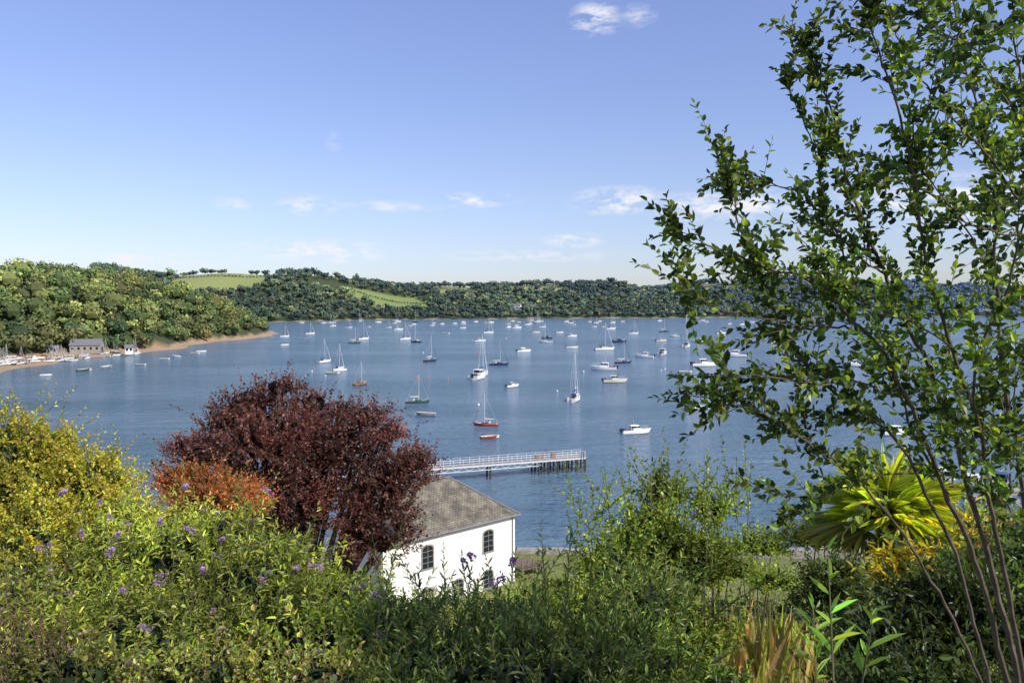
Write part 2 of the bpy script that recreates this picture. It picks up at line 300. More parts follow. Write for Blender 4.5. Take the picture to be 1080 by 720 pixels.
def hull(b,L,B,H,open_=False,tr=.75):
    n=13; secs=[]
    for i in range(n):
        s=i/(n-1); hb=B/2*(1-max(0,(s-.42)/.58)**2.3)*(tr+(1-tr)*min(1,s/.42)); hb=max(hb,.015); gz=H*(.95+.4*s*s); kz=-.4*(1-s**3)*H
        rk=lambda z:(s-.5)*L+(z/H)*.07*L*s**5
        secs.append([(rk(kz),0,kz),(rk(kz*.4),hb*.65,kz*.4),(rk(.02),hb*.88,.02),(rk(.12*H),hb*.92,.12*H),(rk(gz*.6),hb*.99,gz*.6),(rk(gz),hb,gz)])
    for i in range(n-1):
        for j in range(5):
            mi=1 if j<3 else 0
            a,bb,c,d=secs[i][j],secs[i+1][j],secs[i+1][j+1],secs[i][j+1]
            b.poly([a,bb,c,d],mi); fl=lambda p:(p[0],-p[1],p[2]); b.poly([fl(d),fl(c),fl(bb),fl(a)],mi)
    st=secs[0]; b.poly([p for p in st]+[(p[0],-p[1],p[2]) for p in st[::-1]][:-1],0)
    for i in range(n-1):
        if not open_:
            a=secs[i][5];c=secs[i+1][5]; b.poly([(a[0],-a[1],a[2]-.04),(a[0],a[1],a[2]-.04),(c[0],c[1],c[2]-.04),(c[0],-c[1],c[2]-.04)][::-1],2)
        else:
            a=secs[i][5];c=secs[i+1][5]; k=.82; zf=.12*H
            for sg in(1,-1):
                b.poly([(a[0],sg*a[1],a[2]),(c[0],sg*c[1],c[2]),(c[0],sg*c[1]*.93,c[2]),(a[0],sg*a[1]*.93,a[2])],6)
                b.poly([(a[0],sg*a[1]*.93,a[2]),(c[0],sg*c[1]*.93,c[2]),(c[0],sg*c[1]*.7,zf),(a[0],sg*a[1]*.7,zf)],2)
            b.poly([(a[0],-a[1]*.7,zf),(a[0],a[1]*.7,zf),(c[0],c[1]*.7,zf),(c[0],-c[1]*.7,zf)],2)
    return secs
def yacht(name,hm,cov,L=8.5,mast=11,jib=True):
    b=MB(); B=L*.31; H=L*.105; hull(b,L,B,H)
    b.box(-L*.13,L*.26,-B*.3,B*.3,H*.95,H*1.5,0,.12,.1,.9); b.box(-L*.09,L*.17,-B*.3+.02,B*.3-.02,H*1.12,H*1.34,3,.02,.05)
    b.box(-L*.42,-L*.14,-B*.24,B*.24,H*.93,H*1.12,6); b.box(-L*.38,-L*.16,-B*.17,B*.17,H*1.0,H*1.125,3)
    b.box(-L*.18,-L*.10,-B*.27,B*.27,H*1.3,H*1.95,5,.12,.15,.35)
    mx=L*.08; b.tube((mx,0,H),(mx,0,H+mast),.11,4,.07); zb=H+1.25
    b.tube((mx,0,zb),(mx-L*.42,0,zb+.05),.06,4); b.tube((mx-.1,0,zb+.2),(mx-L*.41,0,zb+.14),.21,5,.12)
    b.tube((mx,-B*.34,H+mast*.52),(mx,B*.34,H+mast*.52),.04,4)
    top=(mx,0,H+mast*.97); b.tube((L*.53,0,H*1.35),top,.09 if jib else .02,0 if jib else 4,.03); b.tube((-L*.5,0,H),top,.018,4)
    for s in(1,-1): b.tube((mx-.1,s*B*.45,H),(mx,s*B*.34,H+mast*.52),.018,4); b.tube((mx,s*B*.34,H+mast*.52),top,.018,4)
    for s in(1,-1):
        for i in range(6): xx=-L*.46+i*L*.17; w=B*.46*(1-max(0,(xx/L+.5-.42)/.58)**2.3); b.tube((xx,s*w,H),(xx,s*w,H+.6),.02,4,n=4)
    b.tube((L*.5,0,H*1.3),(L*.5,0,H*1.3+.6),.025,4); b.tube((L*.5,0,H*1.3+.6),(L*.38,B*.2,H+.6),.02,4); b.tube((L*.5,0,H*1.3+.6),(L*.38,-B*.2,H+.6),.02,4)
    b.box(-L*.53,-L*.49,-.05,.05,-.2,H*1.05,6)
    return b.mesh(name,[hm,Mafoul,Mdeck,Mglass,Malu,cov,Mtan])
def motor(name,hm,L=7.5,fly=False):
    b=MB(); B=L*.36; H=L*.13; hull(b,L,B,H,tr=.9)
    b.box(-L*.12,L*.22,-B*.36,B*.36,H*1.0,H*1.55,0,.05,.05,.5); b.box(-L*.12,L*.15,-B*.34,B*.34,H*1.552,H*2.15,3,.05,.12,.55)
    b.box(-L*.2,L*.09,-B*.33,B*.33,H*2.155,H*2.28,0,.03,.06)
    for s in(1,-1):
        b.tube((-L*.18,s*B*.3,H*1.0),(-L*.18,s*B*.3,H*2.15),.05,0); b.tube((L*.01,s*B*.345,H*1.55),(L*.01,s*B*.30,H*2.15),.05,0)
        for i in range(4): xx=L*(.16+i*.09); w=B*.46*(1-max(0,(xx/L+.5-.42)/.58)**2.3); b.tube((xx,s*w,H*1.1),(xx,s*w,H*1.35+.45),.025,4,n=4)
        b.tube((L*.16,s*B*.42,H*1.35+.45),(L*.48,s*B*.05,H*1.5+.45),.025,4)
    b.box(-L*.46,-L*.2,-B*.3,B*.3,H*.93,H*1.1,6); b.box(-L*.45,-L*.38,-B*.28,B*.28,H*1.1,H*1.35,5)
    b.box(-L*.57,-L*.5,-.2,.2,H*.5,H*1.5,3,.04,.05); b.tube((-L*.05,0,H*2.28),(-L*.07,0,H*2.28+1.4),.03,4)
    return b.mesh(name,[hm,Mafoul,Mdeck,Mglass,Malu,Mcover,Mtan])
def dinghy(name,hm,L=3.6,eng=False):
    b=MB(); B=L*.42; H=L*.14; hull(b,L,B,H,True,.8)
    for xx in(-.28,0,.24): b.box(L*xx-.13,L*xx+.13,-B*.42,B*.42,H*.66,H*.73,6)
    if eng: b.box(-L*.57,-L*.5,-.15,.15,H*.4,H*1.9,3,.03,.04)
    b.tube((-L*.2,-B*.3,H*.8),(L*.35,-B*.12,H*.95),.03,6)
    return b.mesh(name,[hm,Mafoul,Mdeck,Mglass,Malu,Mcover,Mtan])
Y=[yacht("yacht_white",Mwhite,Mcover),yacht("yacht_navy",Mnavy,Mcream,9,11.5),yacht("yacht_green",Mgreen,Mcream,7.5,9,False),yacht("yacht_red",Mred,Mcream,7.5,9.5),yacht("yacht_tan",Mtan,Mtan,6,7,False),yacht("yacht_ketch",Mwhite,Mgreen,9.5,12.5)]
Mo=[motor("motor_white",Mwhite),motor("motor_navy",Mnavy),motor("motor_cream",Mdeck,7)]
Di=[dinghy("dinghy_grey",Mgrey),dinghy("dinghy_red",Mred),dinghy("dinghy_white",Mwhite,3.8,True),dinghy("dinghy_green",Mgreen)]
nomL={0:8.5,1:9,2:7.5,3:7.5,4:6,5:9.5}
def boat(kind,i,u,v,px,rz):
    p=Wt(u,v,0); D=p[1]; me={'y':Y,'m':Mo,'d':Di}[kind][i]; L0=nomL[i] if kind=='y' else (7.5 if kind=='m' else 3.7)
    s=(px*D/F)/(L0*max(.45,abs(math.cos(rz)))); s=min(max(s,.55),1.9)
    nm={'y':'sailing_boat','m':'motor_boat','d':'rowing_dinghy'}[kind]; place(me,nm,(p[0],p[1],0),rz,s)
R=math.radians
for t in [('y',3,513,449,25,R(170)),('d',1,516,462,18,R(20)),('d',0,449,438,22,R(175)),('y',2,440,425,23,R(10)),('y',4,380,406,10,R(60)),
('y',0,606,422,17,R(75)),('m',0,670,457,30,R(15)),('m',2,648,403,26,R(5)),('m',0,637,390,26,R(170)),('y',1,657,383,17,R(20)),('m',0,680,377,18,R(160)),
('y',5,637,369,20,R(15)),('m',1,653,361,14,R(10)),('m',0,505,399,15,R(70)),('y',0,509,396,14,R(75)),('m',0,540,408,13,R(40)),('y',1,526,385,19,R(5)),('m',0,552,371,14,R(20)),
('y',1,454,381,10,R(60)),('d',0,350,394,14,R(5)),('d',2,358,391,12,R(20)),('y',0,342,382,9,R(60)),('y',0,357,390,9,R(70)),('y',2,374,362,10,R(40)),('y',0,383,358,9,R(50)),
('y',0,427,358,10,R(40)),('y',1,439,361,11,R(150)),('m',0,506,360,11,R(10)),('y',0,515,351,10,R(20)),('y',0,576,361,14,R(170)),('m',1,577,357,10,R(10)),('d',2,603,367,12,R(0)),('m',0,603,355,10,R(10)),('m',2,565,351,9,R(10)),('d',2,590,351,8,R(10)),
('m',0,699,374,10,R(70)),('m',2,697,360,12,R(10)),('m',0,712,355,10,R(170)),('y',0,724,366,12,R(70)),('m',0,742,386,26,R(8)),('m',0,737,361,14,R(170)),('m',0,775,376,23,R(170)),('m',1,790,362,16,R(10)),
('y',5,735,432,28,R(20)),('d',0,722,393,14,R(10)),('m',0,760,352,10,R(10)),('y',0,668,352,10,R(10)),('y',1,700,350,10,R(20)),('y',0,644,347,10,R(20)),('m',0,820,362,16,R(10)),('m',0,900,386,22,R(170)),
('m',0,945,458,32,R(10)),('m',2,1000,372,18,R(10)),('m',0,1065,362,16,R(20)),
('m',0,995,514,36,R(60)),('m',0,1025,518,36,R(55)),('m',1,1055,514,36,R(50)),
('d',0,148,385,10,R(10)),('d',0,173,379,9,R(20)),('d',2,186,376,9,R(170)),('d',0,205,373,9,R(10)),('d',3,88,391,9,R(50)),('d',2,48,396,10,R(10)),('d',0,112,388,8,R(80)),('d',2,212,371,9,R(10)),
('y',0,327,352,8,R(30)),('y',0,300,355,8,R(30)),('d',2,300,364,7,R(20)),('m',0,420,348,9,R(10)),('d',0,470,352,8,R(10)),('d',2,488,346,8,R(10)),('m',0,545,346,9,R(10))]:
    boat(*t)
for i in range(62):
    u=random.uniform(305,820) if i%3 else random.gauss(530,60); v=random.choice([random.uniform(337.5,341),random.uniform(339,346)])
    if random.random()<.55: boat('y',random.choice([0,0,0,1,5]),u,v,random.uniform(4.5,7),random.uniform(-.5,.6))
    else: boat('m',random.choice([0,0,2]),u,v,random.uniform(4,6),random.uniform(-.4,.4))
for i in range(72):
    u=random.uniform(-5,150); v=np.interp(u,[0,150],[384.5,373])-random.uniform(-.5,4)
    p=Wt(u,v,1.2); z=float(headh(np.array([p[0]]),np.array([p[1]]))[0]); k=random.choice([Di[0],Di[2],Di[3],Mo[0],Di[2],Di[2],Y[0],Y[2],Mo[0]])
    place(k,{'d':'rowing_dinghy','m':'motor_boat','y':'sailing_boat'}[k.name[0]],(p[0],p[1],z+.25),random.uniform(0,3),random.uniform(1.0,1.4) if k.name[0]=='d' else random.uniform(.55,.75))
# parked cars behind the boats on the beach
def car(name,pm):
    b=MB(); prof=[(-2.1,.35),(-2.1,.85),(-1.9,1.0),(-1.5,1.42),(.2,1.45),(.95,.98),(1.9,.85),(2.1,.6),(2.1,.35)]
    for s in(-1,1): pts=[(x_,s*.85*(1 if z_<1.1 else .85),z_) for x_,z_ in prof]; b.poly(pts if s<0 else pts[::-1],0)
    for i in range(len(prof)):
        j=(i+1)%len(prof); (xa,za),(xb,zb_)=prof[i],prof[j]; wa=.85*(1 if za<1.1 else .85); wb=.85*(1 if zb_<1.1 else .85)
        b.poly([(xa,-wa,za),(xa,wa,za),(xb,wb,zb_),(xb,-wb,zb_)],1 if i in(2,4) else 0)
    for s in(-1,1): b.poly([(-1.55,s*.87,1.0),(.75,s*.87,1.0),(.15,s*.76,1.38),(-1.4,s*.76,1.38)],1)
    for xx in(-1.3,1.3):
        for s in(-1,1): b.tube((xx,s*.7,.32),(xx,s*.9,.32),.32,2,n=12)
    return b.mesh(name,[pm,Mglass,Mgrey])
CR=[car("car_white",Mwhite),car("car_navy",Mnavy),car("car_silver",Malu),car("car_red",Mred)]
for u,v in((12,377.5),(22,377),(33,376.5),(47,376),(112,374),(120,373.6)):
    p=Wt(u,v,1.6); z=float(headh(np.array([p[0]]),np.array([p[1]]))[0]); place(random.choice(CR),"parked_car",(p[0],p[1],z+.02),random.uniform(-.4,.4))
b=MB()
for i in range(6):
    for j in range(10):
        a0,a1=math.pi*i/6,math.pi*(i+1)/6; c0_,c1_=2*math.pi*j/10,2*math.pi*(j+1)/10
        f=lambda a,c:(.35*math.sin(a)*math.cos(c),.35*math.sin(a)*math.sin(c),.12+.35*math.cos(a)); b.poly([f(a0,c0_),f(a1,c0_),f(a1,c1_),f(a0,c1_)],0)
b.tube((0,0,.45),(0,0,.62),.04,1); b.tube((-.09,0,.66),(.09,0,.66),.03,1)
bu=[b.mesh("buoy",[Morange,Malu]),b.mesh("buoy_pale",[Mwhite,Malu])]
for i in range(30):
    u=random.uniform(300,960); v=random.uniform(348,430); p=Wt(u,v,0); place(random.choice(bu),"mooring_buoy",(p[0],p[1],0),0,random.uniform(.8,1.2))
# ------------------------------------------------------------ boathouse + farm houses
Mstone=simple("stone",(.30,.28,.25),.9,noise=.3,scale=2); Mslate=simple("slate_far",(.16,.16,.17),.8,noise=.2,scale=1.5); Mrender=simple("render_white",(.82,.80,.78),.85,noise=.05,scale=1.2)
def smallhouse(name,p,w,d_,h,rh,rz,wall,roof,nw=4):
    e=bpy.data.objects.new(name,None); scene.collection.objects.link(e); e.location=p; e.rotation_euler=(0,0,rz)
    b=MB(); b.box(-w/2,w/2,-d_/2,d_/2,-1,h)
    b.poly([(-w/2,-d_/2,h),(-w/2,0,h+rh-.1),(-w/2,d_/2,h)][::-1]); b.poly([(w/2,-d_/2,h),(w/2,d_/2,h),(w/2,0,h+rh-.1)]); b.obj("walls",[wall],e)
    b=MB(); o=.4
    for s in(-1,1):
        q=[(-w/2-o,s*(d_/2+o),h-.25),(w/2+o,s*(d_/2+o),h-.25),(w/2+o,0,h+rh),(-w/2-o,0,h+rh)]
        q2=[(x_,y_,z_+.18) for x_,y_,z_ in q]; 
        b.poly(q2 if s<0 else q2[::-1]); b.poly(q[::-1] if s<0 else q); b.poly([q[0],q[1],q2[1],q2[0]]);b.poly([q[1],q[2],q2[2],q2[1]]);b.poly([q[3],q[0],q2[0],q2[3]])
    b.obj("roof",[roof],e)
    b=MB()
    for i in range(nw):
        cx=-w/2+w*(i+.5)/nw; b.box(cx-.6,cx+.6,-d_/2-.05,-d_/2+.02,h*.35,h*.35+1.4)
    b.box(w/2-.02,w/2+.05,-1.4,1.4,0,2.6); b.obj("windows_and_door",[Mglass],e); return e
p=Wt(92,371,2.0); smallhouse("stone_boathouse",(p[0],p[1],2.2),16,9,4,3.2,R(12),Mstone,Mslate,5)
for u,v,w_,wl in((60,372,6,Mstone),(140,371,4,Mrender)):
    p=Wt(u,v,1.9); smallhouse("boat_shed",(p[0],p[1]-4,1.9),w_,5,2.8,1.6,R(20),wl,Mslate,2)
for u,D,wl in((520,2010,Mstone),(545,1705,Mrender),(505,2060,Mrender),(310,1890,Mrender),(560,1712,Mstone)):
    x_=(u-540)/F*D; yy=max(D,float(fshore(x_))+6); z_=float(farh(np.array([x_]),np.array([yy]))[0]); smallhouse("farmhouse",(x_,yy,z_+ (3 if D>1800 else 0)),18,10,8,5,R(random.uniform(-20,20)),wl,Mslate,4)
# ------------------------------------------------------------ white waterside house
c2=np.array([.27,75.7]); dv=nrm(np.array([8.37,7.7])); 
HL=15.0; HD=9.0; EZ=9.9; BZ=2.6
o0=c2-dv*HL; e=bpy.data.objects.new("white_waterside_house",None); scene.collection.objects.link(e); e.location=(o0[0],o0[1],0); e.rotation_euler=(0,0,math.atan2(dv[1],dv[0]))
b=MB(); b.box(0,HL,0,HD,BZ-1.5,EZ); b.box(-.06,HL+.06,-.06,HD+.06,BZ-1.6,BZ+.7,1); b.obj("walls",[Mrender,Mstone],e)
mroof,n,l,p=newmat("slate_roof"); t=n.new('ShaderNodeTexCoord'); mp=n.new('ShaderNodeMapping'); l.new(t.outputs['UV'],mp.inputs[0])
bk=n.new('ShaderNodeTexBrick'); bk.inputs['Scale'].default_value=1; bk.inputs['Brick Width'].default_value=.34; bk.inputs['Row Height'].default_value=.24; bk.inputs['Mortar Size'].default_value=.018; bk.inputs['Color1'].default_value=(.135,.125,.11,1); bk.inputs['Color2'].default_value=(.20,.185,.155,1); bk.inputs['Mortar'].default_value=(.045,.04,.038,1)
l.new(mp.outputs[0],bk.inputs['Vector']); nz=n.new('ShaderNodeTexNoise'); nz.inputs['Scale'].default_value=1.1; nz.inputs['Detail'].default_value=8; l.new(t.outputs['Object'],nz.inputs['Vector'])
rr=n.new('ShaderNodeValToRGB'); rr.color_ramp.elements[0].position=.35; rr.color_ramp.elements[0].color=(.6,.58,.52,1); rr.color_ramp.elements[1].position=.65; rr.color_ramp.elements[1].color=(1.4,1.35,1.15,1)
l.new(nz.outputs['Fac'],rr.inputs[0]); mm=n.new('ShaderNodeMix'); mm.data_type='RGBA'; mm.blend_type='MULTIPLY'; mm.inputs[0].default_value=1; l.new(bk.outputs['Color'],mm.inputs[6]); l.new(rr.outputs[0],mm.inputs[7]); l.new(mm.outputs[2],p.inputs['Base Color']); p.inputs['Roughness'].default_value=.8
b=MB(); ov=.35; RZ=EZ+3.4; z0=EZ-.12
x0,x1,y0,y1=-ov,HL+ov,-ov,HD+ov; ra=(HD/2,HD/2,RZ); rb=(HL-HD/2,HD/2,RZ)
b.poly([(x0,y0,z0),(x1,y0,z0),rb,ra]); b.poly([(x1,y0,z0),(x1,y1,z0),rb]); b.poly([(x1,y1,z0),(x0,y1,z0),ra,rb]); b.poly([(x0,y1,z0),(x0,y0,z0),ra]); b.poly([(x0,y0,z0),(x0,y1,z0),(x1,y1,z0),(x1,y0,z0)])
ro=b.obj("roof",[mroof],e); uv=ro.data.uv_layers.new(name="UVMap")
for pl in ro.data.polygons:
    nn=pl.normal; hx_=Vector((-nn.y,nn.x,0)); hx_=hx_.normalized() if hx_.length>.01 else Vector((1,0,0)); vy=nn.cross(hx_)
    for li in pl.loop_indices:
        co=ro.data.vertices[ro.data.loops[li].vertex_index].co; uv.data[li].uv=(co.dot(hx_),co.dot(vy))
b=MB()
for a_,c_ in((ra,rb),((x1,y0,z0),rb),((x0,y0,z0),ra),((x1,y1,z0),rb)): b.tube((a_[0],a_[1],a_[2]+.03),(c_[0],c_[1],c_[2]+.03),.11)
b.obj("ridge_tiles",[Mslate],e)
b=MB(); b.tube((x0,y0-.05,z0),(x1+.05,y0-.05,z0),.07); b.tube((x1+.05,y0-.05,z0),(x1+.05,y1,z0),.07); b.tube((HL-.35,-.08,z0),(HL-.35,-.08,BZ),.05); b.obj("gutter",[Mgrey],e)
def arch(cx,w,zb,h,n=9):
    pts=[(cx-w/2,zb),(cx+w/2,zb)]
    for i in range(n): t=math.pi*i/(n-1); pts.append((cx+w/2*math.cos(t),zb+h-.35+.35*math.sin(t)))
    return pts
def window(cx,zb,w=1.15,h=2.0,side=0):
    bb=MB(); mp_=(lambda x_,d_,z_:(x_,-d_,z_)) if side==0 else (lambda x_,d_,z_:(HL+d_,x_,z_))
    A=arch(cx,w,zb,h); bb.poly([mp_(x_,.02,z_) for x_,z_ in A],0)
    O=arch(cx,w+.24,zb-.02,h+.14)
    for i in range(len(A)):
        j=(i+1)%len(A); bb.poly([mp_(A[i][0],.05,A[i][1]),mp_(O[i][0],.05,O[i][1]),mp_(O[j][0],.05,O[j][1]),mp_(A[j][0],.05,A[j][1])],2); bb.poly([mp_(A[i][0],.05,A[i][1]),mp_(A[j][0],.05,A[j][1]),mp_(A[j][0],.0,A[j][1]),mp_(A[i][0],.0,A[i][1])],2)
    def bar(xa,xb,za,zb_):
        if side==0: bb.box(xa,xb,-.06,-.024,za,zb_,1)
        else: bb.box(HL+.024,HL+.06,xa,xb,za,zb_,1)
    bar(cx-.025,cx+.025,zb,zb+h-.05)
    for i in range(1,4): bar(cx-w/2,cx+w/2,zb+i*h/4-.02,zb+i*h/4+.02)
    bar(cx-w/2-.15,cx+w/2+.15,zb-.14,zb-.03)
    bb.obj("window",[Mglass,Mgrey,Mstone],e)
for cx in(HL-3.4,HL-10.4): window(cx,6.9)
for cx in(HL-3.4,HL-7,HL-10.4): window(cx,3.5,1.1,1.6)
for cx in(2.3,6.3): window(cx,6.9,side=1)
b=MB(); 
for i in range(40):
    xx=-60+i*3; yv=86.6+.25*math.sin(i*1.7); b.box(xx,xx+3.0,yv,yv+1.0+.1*math.sin(i*2.3),-2,2.9+.12*math.sin(i*3.1))
b.obj("stone_quay_wall",[Mstone])
Mdk=simple("aged_decking",(.17,.13,.09),.85,noise=.3,scale=5)
b=MB(); 
for i in range(10): b.box(i*.26,i*.26+.24,0,3.2,0,.06,0)
for xx in np.arange(0,2.61,.65): b.box(xx-.04,xx+.04,-.04,.04,.06,1.0); 
b.box(0,2.6,-.03,.03,1.0,1.06); b.box(0,2.6,-.025,.025,.5,.56)
for xx in(0,2.5): b.box(xx-.1,xx+.1,-.1,.1,-3,-.002); b.box(xx-.1,xx+.1,3.0,3.2,-3,-.002)
b.obj("timber_deck",[Mdk],None,(1.0,77,3.8),R(35))
# ------------------------------------------------------------ jetty
Mjet=simple("painted_steel",(.62,.63,.62),.6,noise=.12,scale=3); Mpile=simple("wet_timber_pile",(.05,.045,.035),.8,noise=.3,scale=3); Mplank=simple("weathered_planks",(.33,.31,.27),.85,noise=.25,scale=4)
pa=Wt(440,494,2.5); pb=Wt(615,481,2.5); dj=pb-pa; LJ=float(np.linalg.norm(dj)); EXT=22
e=bpy.data.objects.new("jetty",None); scene.collection.objects.link(e); e.location=tuple(pa); e.rotation_euler=(0,0,math.atan2(dj[1],dj[0]))
b=MB(); xx=-EXT
while xx<LJ: b.box(xx,xx+.28,-.95,.95,-.06,0); xx+=.30
b.box(LJ-8,LJ,.96,2.6,-.06,-.002); b.obj("deck_planks",[Mplank],e)
b=MB(); S=LJ-9
for s in(-1,1):
    b.box(-EXT,LJ,s*1.0-.06,s*1.0+.06,-.28,-.04); b.box(-EXT,S,s*1.0-.05,s*1.0+.05,-.95,-.83)
    xx=-EXT; up=True
    while xx<S-.1: b.tube((xx,s,-.85 if up else -.2),(xx+1.1,s,-.2 if up else -.85),.045); up=not up; xx+=1.1
    xx=-EXT
    while xx<=LJ+.1:
        b.tube((xx,s*1.0,-.1),(xx,s*1.0,1.1),.045); xx+=1.75
    for z_ in(1.1,.72,.36): b.tube((-EXT,s*1.0,z_),(LJ,s*1.0,z_),.03)
for z_ in(1.1,.72,.36): b.tube((LJ,-1,z_),(LJ,1,z_),.03)
b.obj("lattice_and_railings",[Mjet],e)
b=MB()
for xx in list(np.arange(LJ-9,LJ+.1,1.8))+[LJ-18,LJ-27,LJ-36]:
    if xx<-EXT: continue
    for s in(-.9,.9,2.4 if xx>LJ-9.5 else .9): b.tube((xx,s,-6),(xx,s,-.29),.16)
    b.box(xx-.1,xx+.1,-1.1,1.1 if xx<LJ-9.5 else 2.6,-.5,-.29)
    if xx>LJ-9.5 and xx<LJ-1: b.tube((xx,-.9,-.5),(xx+1.8,-.9,-2.3),.08); b.tube((xx,-.9,-2.3),(xx+1.8,-.9,-.5),.08)
b.tube((LJ-.4,-1.1,-2.6),(LJ-.4,-1.1,1.0),.05); b.tube((LJ-.9,-1.1,-2.6),(LJ-.9,-1.1,1.0),.05)
b.obj("piles",[Mpile],e)
b=MB(); b.box(LJ-9,LJ-7.6,.3,.85,.05,.75); b.box(LJ-6,LJ-5.2,.3,.85,.05,.95,0,.1,.05); b.tube((LJ-7,.6,0),(LJ-7,.6,2.0),.06); b.obj("equipment_lockers",[Mtan],e)
p=Wt(1010,520,.4); b=MB(); b.box(-6,22,-1,1,-.4,.4); 
for xx in range(-5,22,5): b.tube((xx,1.2,-5),(xx,1.2,2.6),.18,1); b.box(xx,xx+.7,-6,-1,-.3,.38)
b.obj("marina_pontoon",[Mplank,Mpile],None,tuple(p),R(8))
# ============================================================ PLANTS
def bush(name,ells,n,tl,k,ll,lw,pal,hexa=True,up=.5,droop=.15,ang=.85,shell=.6,tr=.004,cores=True,ck=.6,tip=None,root=False,corecol=(.012,.02,.008),**kw):
    m=QM(); vol=[r[0]*r[2] for c,r in ells]; tot=sum(vol); tips=[]
    for (c,r),w in zip(ells,vol):
        S,O=ell(np.asarray(c),r,int(n*w/tot)+3,shell); D=nrm(O+np.array([0,0,up])+rng.normal(0,.35,S.shape))
        L=tl*rng.uniform(.6,1.25,len(S))*np.where(rng.random(len(S))<.10,1.8,1); S=S-D*(tl*.6)
        spray(m,S,D,L,k,ll,lw,pal,hexa=hexa,droop=droop,ang=ang,tr=tr,tippal=tip,**kw); tips.append(S+D*L[:,None])
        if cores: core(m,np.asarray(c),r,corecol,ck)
        if root is not False:
            c_=np.asarray(c); gz=float(nearh(c_[0],c_[1])); a_=np.array(root) if root is not True else np.array([c_[0],c_[1]+.2,gz-.2])
            for _ in range(4):
                e_=c_+rng.normal(0,.3,3)*np.asarray(r); mid=(a_+e_)/2+rng.normal(0,.1,3)*np.linalg.norm(e_-a_)*.5
                t=np.linspace(0,1,9)[:,None]; pts=a_*(1-t)**2+mid*2*t*(1-t)+e_*t*t; m.tube(pts,np.linspace(1,.3,9)*(.008 if root is True else .016)*np.linalg.norm(e_-a_),6)
    return m,np.concatenate(tips)
def E(u,v,D,ru,rv,rd=None):
    c=P(u,v,D); k=D/F; return (c,(ru*k,(rd if rd else min(ru,rv)*k*1.0),rv*k))
GREEN=[(.15,.215,.028),(.20,.265,.033),(.10,.16,.025),(.26,.31,.045)]
DARK=[(.07,.115,.025),(.09,.14,.03),(.05,.08,.022)]
# golden shrub, left
m,_=bush("golden_shrub",[E(40,525,10,70,65),E(95,510,10,50,42),E(10,480,10,48,48),E(125,560,9.5,52,50),E(30,600,9,100,80),E(60,470,10.2,25,22)],2600,.42,13,.055,.034,[(.42,.41,.035),(.32,.36,.04),(.17,.23,.03),(.46,.40,.045)],tip=[(.52,.43,.05),(.45,.43,.05),(.48,.33,.06)],root=True,corecol=(.02,.03,.008),camp=.45)
m.build("golden_shrub",[M_leaf,M_barkg])
# buddleia
bud=[E(70,650,7.5,105,66),E(180,602,8,85,60),E(270,625,7.5,95,58),E(150,690,6.5,135,72),E(330,690,6.5,95,68),E(230,568,8.5,55,34),E(20,700,6,90,60),E(355,640,7.5,48,34),E(130,570,8.8,46,38),E(305,590,8.5,40,26)]
m,tips=bush("buddleia_bush",bud,2250,.5,14,.095,.025,[(.25,.32,.04),(.34,.40,.055),(.15,.21,.035),(.42,.45,.08)],up=.8,root=True,opp=True,curl=.22,ang=1.0,camp=.55,var=.34,csc=2.2,corecol=(.008,.014,.005))
def panicles(m,tips,n,L=.15,pal=[(.30,.16,.50),(.38,.22,.58),(.24,.12,.36),(.45,.28,.55)]):
    id_=rng.choice(len(tips),min(n,len(tips)),replace=False)
    for i in id_:
        d=nrm(np.array([rng.normal(0,.5),rng.normal(0,.3)-.2,.6])); k=90; t=rng.random(k); w=.024*(1-t*.8); a=rng.uniform(0,6.28,k); L_=L*rng.uniform(.6,1.1)
        p1=nrm(np.cross(d,[.3,.9,.1])); p2=np.cross(d,p1); o=(p1*np.cos(a)[:,None]+p2*np.sin(a)[:,None])
        pos=tips[i]+d*(t*L_)[:,None]+o*w[:,None]*.6; pos[:,2]-=t*t*L_*.3; m.leaves(pos,o+d*.4,rng.normal(size=(k,3)),.019,.015,pick(pal,k,.25),False)
panicles(m,tips[tips[:,1]<8.8],80,.16,[(.42,.27,.62),(.50,.34,.68),(.34,.2,.5),(.5,.36,.55)])
m.build("buddleia_bush",[M_leaf,M_barkg])
m,_=bush("bramble_patch",[E(60,718,5,90,42),E(210,722,5,90,36),E(340,724,5,70,34),E(120,612,8.0,36,26),E(10,650,6.5,36,46)],650,.4,10,.055,.036,[(.22,.27,.045),(.12,.18,.035),(.30,.32,.06),(.26,.20,.07)],up=.9,root=True,camp=.45); m.build("bramble_patch",[M_leaf,M_bark])
m,_=bush("orange_cotinus_shrub",[E(215,515,15,46,26),E(185,505,15,22,15),E(250,522,15.5,34,18),E(225,535,14,55,25)],1000,.4,12,.065,.045,[(.46,.13,.04),(.38,.09,.03),(.30,.14,.05),(.46,.2,.06),(.25,.2,.05)],root=True,corecol=(.04,.015,.01)); m.build("orange_cotinus_shrub",[M_leaf,M_bark])
